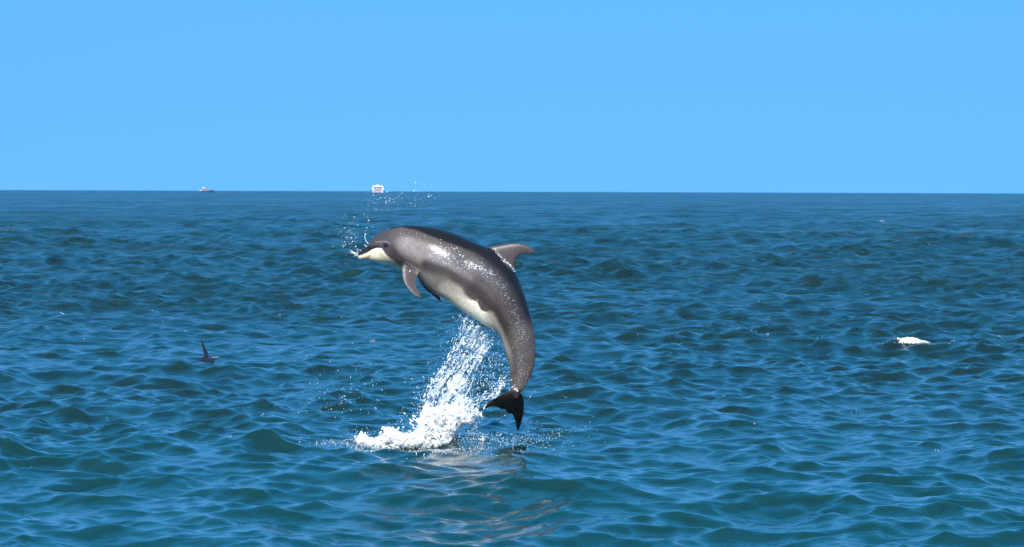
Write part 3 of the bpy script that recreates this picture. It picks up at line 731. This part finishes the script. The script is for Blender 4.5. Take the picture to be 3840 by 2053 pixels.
# ------------------------------------------------------------------ foam crests out at sea
def visible_spot(px, py, span=2.5):
    """a wave top that can be seen close to this pixel"""
    c = sea_point(px, py)[0]; k = c[0] / c[1]
    Ys = np.linspace(c[1] - span * 2, c[1] + span, 260); z = sea_z(Ys * k, Ys); ang = (z - CAM_H) / Ys
    run = np.maximum.accumulate(ang); P = np.stack([Ys * k, Ys, z], 1); qx, qy = to_px(P)
    cost = np.abs(qy - py) + 1e5 * (ang < run - 1e-6); i = int(cost.argmin()); return P[i]

def crest(px0, px1, py, hgt_px, label, name='foam_crest', n=500):
    c = visible_spot((px0 + px1) / 2, py); Yd = c[1]; s = Yd / FPX
    x = rng.uniform(-1, 1, n); w = (px1 - px0) / 2 * s; h = hgt_px * s
    h = h; top = h * np.clip(1 - np.abs(x) ** 3, .15, 1) * (.7 + .3 * noise3(np.stack([x * 6, x * 0, x * 0], 1), 3, int(px0), 3))
    z = rng.uniform(-.35, 1, n) * top * .46
    yy = rng.normal(0, max(.04, h * .9), n)
    X = c[0] + x * w
    brk = noise3(np.stack([X, yy * 3, X * 0], 1), 26 / max(w, .1) * .35, int(px1), 3) > -.18
    X, yy, z, x = X[brk], yy[brk], z[brk], x[brk]; n = len(x)
    P = np.stack([X, Yd + yy, z], 1); zz = sea_z(P[:, 0], P[:, 1]); P[:, 2] += np.maximum(zz, zz.mean()) + .012
    Rr = (rng.uniform(.05, .2, n) * (1.1 - np.abs(x) ** 2 * .7)) * h * .9
    me = volume_mesh(name, P, Rr, max(.009, h / 9), .3, 1)
    return new_obj(name, me, FOAM, label=label, category='whitecap', kind='stuff')
crest(3342, 3496, 1288, 21, 'ragged white whitecap breaking on the right of the sea', 'whitecap', 2600)
crest(3055, 3100, 1268, 8, 'small broken foam crest on a dark wavelet left of the big whitecap', 'whitecap', 200)
crest(2500, 2535, 1262, 7, 'tiny foam crest between the dolphin\'s tail and the right-hand whitecaps', 'whitecap', 140)
crest(3292, 3324, 832, 9, 'distant pale whitecap high on the right near the horizon', 'whitecap', 160)
crest(1385, 1412, 1284, 13, 'small bluish spurt of foam in front of the dolphin, left of the column', 'whitecap', 160)

# a few white flecks put on wave tops in place of glints
P, Rr = [], []
for (fx, fy) in [(236, 1178), (228, 1175), (566, 1167), (613, 1205), (412, 1230), (522, 846), (700, 1240), (320, 1275), (2665, 1010), (3253, 1047), (3632, 963), (2682, 1065), (2848, 1134), (2830, 1244),
                 (3205, 1540), (3200, 1549), (3520, 1686), (3530, 1675), (2714, 1485), (2000, 1470), (2095, 1435), (2390, 1255), (2120, 1490), (1120, 1440), (980, 1560), (860, 1640), (395, 1568), (2830, 1590),
                 (1045, 1180), (3745, 1263), (3760, 1270), (3560, 1288), (3580, 1282), (3300, 1290), (3290, 1288), (2880, 1255)]:
    for _ in range(1 + int(rng.integers(0, 2))):
        v = visible_spot(fx + rng.normal(0, 5), fy + rng.normal(0, 2), 1.2); P.append(v + [0, 0, .004]); Rr.append(rng.uniform(.0015, .0032) * min(v[1] / 25, 2.2))
V, F = blobs(np.array(P), np.array(Rr), ICO0, rng.uniform(1, 2.5, len(P)), np.tile([1.0, .1, 0], (len(P), 1)))
new_obj('glint_flecks', mesh_np('glint_flecks', V, F), FOAM, kind='stuff', label='tiny white flecks in place of glints, scattered on wave tops across the sea', category='foam')

# ------------------------------------------------------------------ second dolphin, only its fin and back showing
def second_dolphin():
    c = visible_spot(772, 1352); Yd = c[1]; s = Yd / FPX
    zb = float(c[2]) - .01
    root = empty('dolphin', (c[0], Yd, 0), label='mostly submerged dark dolphin with thin upright dorsal fin on the left', category='dolphin')
    bpy.context.view_layer.update()
    # axis of the animal runs almost along the line of sight
    ax = np.array([.10, .99, 0]); ax /= np.linalg.norm(ax); side = np.array([ax[1], -ax[0], 0])
    rings = []; n = 28; m = 24
    for i in range(n):
        t = i / (n - 1); L = (t - .5) * 2.2; r = .19 * math.sin(math.pi * min(1, t * .97 + .02)) ** .6 + .01
        ctr = np.array([c[0], Yd, zb - .147 - .35 * (t - .5) ** 2 * 2]) + ax * L
        q = np.linspace(0, 2 * math.pi, m, endpoint=False)
        rings.append(ctr[None] + np.cos(q)[:, None] * side[None] * r + np.sin(q)[:, None] * np.array([0, 0, 1])[None] * r)
    V = np.concatenate(rings); F = [(i * m + j, i * m + (j + 1) % m, (i + 1) * m + (j + 1) % m, (i + 1) * m + j) for i in range(n - 1) for j in range(m)]
    # dorsal fin, leaning a little left, seen nearly edge on
    fr = []; k = 18; mm = 20; H = .30
    for i in range(k):
        t = i / (k - 1); ch = .26 * (1 - t) ** .75 + .02; back = -.16 * t ** 1.4
        ctr = np.array([c[0] + 10 * s - .115 * t ** 1.2, Yd, zb + .0 + (t * H - .03)]) + ax * (-back * .6 - .0)
        q = np.linspace(0, 2 * math.pi, mm, endpoint=False)
        th = .022 * (1 - t) + .0045
        fr.append(ctr[None] + (np.cos(q) * ch / 2)[:, None] * ax[None] + (np.sin(q) * th)[:, None] * side[None])
    V2 = np.concatenate(fr + [fr[-1].mean(0)[None]]); b0 = len(V)
    F2 = [(b0 + i * mm + j, b0 + i * mm + (j + 1) % mm, b0 + (i + 1) * mm + (j + 1) % mm, b0 + (i + 1) * mm + j) for i in range(k - 1) for j in range(mm)]
    F2 += [(b0 + (k - 1) * mm + j, b0 + (k - 1) * mm + (j + 1) % mm, b0 + k * mm) for j in range(mm)]
    me = bpy.data.meshes.new('body'); me.from_pydata(np.vstack([V, V2]).tolist(), [], F + F2)
    mt = plain('submerged_dolphin_skin', (.018, .013, .014), .5, .2, 12, Specular_IOR_Level=.2)
    child('body', me, mt, root)
    P, Rr = [], []
    for (a, b, y0, y1, cnt, r) in [(784, 826, 1341, 1330, 40, .0085), (650, 690, 1339, 1336, 26, .006)]:
        t = rng.uniform(0, 1, cnt); px = a + (b - a) * t; py = y0 + (y1 - y0) * t + rng.normal(0, 1.5, cnt)
        P.append(at(px, py, Yd - .05 + rng.normal(0, .06, cnt))); Rr.append(rng.uniform(.4, 1, cnt) * r)
    P = np.concatenate(P); P[:, 2] = P[:, 2] * .5 + .5 * (zb + .03)
    new_obj('fin_foam', volume_mesh('fin_foam', P, np.concatenate(Rr), .006, .3, 1), FOAM, kind='stuff',
            label='thin line of foam beside the submerged dolphin\'s fin on the left', category='foam')
second_dolphin()

# ------------------------------------------------------------------ boats on the horizon
def prism(profile, x0, x1, taper=None):
    pass
def loft_boat(sections):
    """sections: list of (x, [(y,z),...]) with equal counts"""
    V = []; m = len(sections[0][1])
    for x, pts in sections: V += [(x, y, z) for y, z in pts]
    F = [(i * m + j, (i + 1) * m + j, (i + 1) * m + (j + 1) % m, i * m + (j + 1) % m) for i in range(len(sections) - 1) for j in range(m)]
    F.append(tuple(range(m))); F.append(tuple(reversed([(len(sections) - 1) * m + j for j in range(m)])))
    return V, F
def mesh_part(name, V, F, mat, parent, rot=0, loc=(0, 0, 0)):
    me = bpy.data.meshes.new(name); M = Matrix.Translation(loc) @ Matrix.Rotation(rot, 4, 'Z')
    me.from_pydata([tuple(M @ Vector(v)) for v in V], [], F)
    import bmesh
    bm = bmesh.new(); bm.from_mesh(me); bmesh.ops.recalc_face_normals(bm, faces=bm.faces); bm.to_mesh(me); bm.free()
    return child(name, me, mat, parent, smooth=False)
def box(x0, x1, y0, y1, z0, z1, top=None):
    """box, optionally with an inset top (dx0,dx1,dy)"""
    a, b, c = top or (0, 0, 0)
    V = [(x0, y0, z0), (x1, y0, z0), (x1, y1, z0), (x0, y1, z0), (x0 + a, y0 + c, z1), (x1 - b, y0 + c, z1), (x1 - b, y1 - c, z1), (x0 + a, y1 - c, z1)]
    return V, [(0, 1, 2, 3), (4, 5, 6, 7), (0, 1, 5, 4), (1, 2, 6, 5), (2, 3, 7, 6), (3, 0, 4, 7)]
white = plain('boat_white', (.80, .76, .75), .35, .06, .5); navy = plain('boat_dark_hull', (.03, .035, .04), .3, .15, .5)
tan = plain('boat_cabin', (.24, .16, .15), .5, .1, .5); glass = plain('boat_window', (.03, .04, .05), .05, .05, .5); screen = plain('tinted_screen', (.24, .26, .34), .15, .08, .5)
pink = plain('boat_pink_band', (.65, .34, .40), .4, .05, .5); mauve = plain('boat_mauve', (.36, .22, .32), .4, .08, .5); redw = plain('boat_red_brown', (.22, .11, .11), .5, .1, .5); grey = plain('boat_grey', (.25, .26, .29), .5, .1, .5)

def left_boat():
    D = 4300.0; s = D / FPX; cx = at(778, 720, D)[0][0]
    r = empty('motor_boat', (cx, D, 0), label='small dark-hulled boat with pale cabin, far left on the horizon', category='boat'); bpy.context.view_layer.update()
    L = 52 * s / 2; loc = (cx, D, 0)
    sec = []
    for t in np.linspace(0, 1, 9):
        x = -L + 2 * L * t; w = 2.6 * (1 - t ** 3) + .05; zt_ = 2.0 + .9 * t ** 2
        sec.append((x, [(-w, zt_), (-w * .8, .2), (0, -.8), (w * .8, .2), (w, zt_)]))
    V, F = loft_boat(sec); mesh_part('hull', V, F, navy, r, 0, loc)
    V, F = box(-L - .6, -L + 3.0, -2.4, 2.4, 1.2, 2.6, (.5, .2, .2)); mesh_part('stern_deck', V, F, white, r, 0, loc)
    V, F = box(-L + 2.4, -L + 9.8, -2.1, 2.1, 2.2, 6.3, (.4, 3.4, .3)); mesh_part('cabin', V, F, tan, r, 0, loc)
    V, F = box(-L + 3.6, -L + 6.6, -2.15, 2.15, 4.0, 5.0, (.1, .4, .1)); mesh_part('window', V, F, glass, r, 0, loc)
    V, F = box(-L + 2.4, -L + 7.0, -2.2, 2.2, 6.25, 6.75, (.2, .4, .1)); mesh_part('roof', V, F, white, r, 0, loc)
    V, F = box(-L + 9.2, L * .82, -2.35, 2.35, 2.5, 2.95, (.1, 1.5, .7)); mesh_part('foredeck', V, F, redw, r, 0, loc)
    V, F = box(L * .8, L * 1.22, -.12, .12, 2.9, 3.2); mesh_part('bowsprit', V, F, grey, r, 0, loc)
    V, F = box(-L + 4.4, -L + 4.7, -.12, .12, 6.7, 8.6); mesh_part('mast', V, F, grey, r, 0, loc)
left_boat()
def catamaran():
    D = 3600.0; s = D / FPX; cx = at(1418, 725, D)[0][0]; loc = (cx, D, 0)
    r = empty('catamaran', (cx, D, 0), label='white twin-hulled ferry seen head-on at the horizon behind the drops', category='boat'); bpy.context.view_layer.update()
    W = 22 * s   # half beam
    for sg in (-1, 1):
        sec = []
        for t in np.linspace(0, 1, 8):
            y = -9 + 20 * t; w = 1.35 * min(1, .1 + t * 2.2) + .1; xc = sg * (W - 1.9)
            sec.append((y, [(xc - w, 3.4), (xc - w * .8, .6), (xc, -.6), (xc + w * .8, .6), (xc + w, 3.4)]))
        V, F = loft_boat(sec); V = [(b, a, c) for a, b, c in V]
        mesh_part('hull', V, F, white, r, 0, loc)
        V, F = box(sg * (W - 1.9) - 1.55, sg * (W - 1.9) + 1.55, -8.0, 10.6, .75, 1.5); mesh_part('hull_band', V, F, pink, r, 0, loc)
        V, F = box(sg * (W - 1.0) - .75, sg * (W - 1.0) + .75, -6, 10, 3.38, 7.6, (.15, .15, .3)); mesh_part('side_wall', V, F, white, r, 0, loc)
    V, F = box(-W + 2.2, W - 2.2, -5, 9, .9, 3.6, (.1, .1, .2)); mesh_part('bridge_deck', V, F, mauve, r, 0, loc)
    V, F = box(-W + 1.9, W - 1.9, -5.4, 8.6, 3.61, 7.6, (.3, .3, .5)); mesh_part('windscreen', V, F, screen, r, 0, loc)
    V, F = box(-W + .7, W - .7, -6.4, 9.4, 7.62, 9.0, (1.2, 1.9, .8)); mesh_part('roof', V, F, white, r, 0, loc)
    V, F = box(-2.2, 1.4, -4, 1, 9.01, 9.9, (.4, .5, .4)); mesh_part('flybridge', V, F, white, r, 0, loc)
catamaran()
bpy.context.view_layer.update()
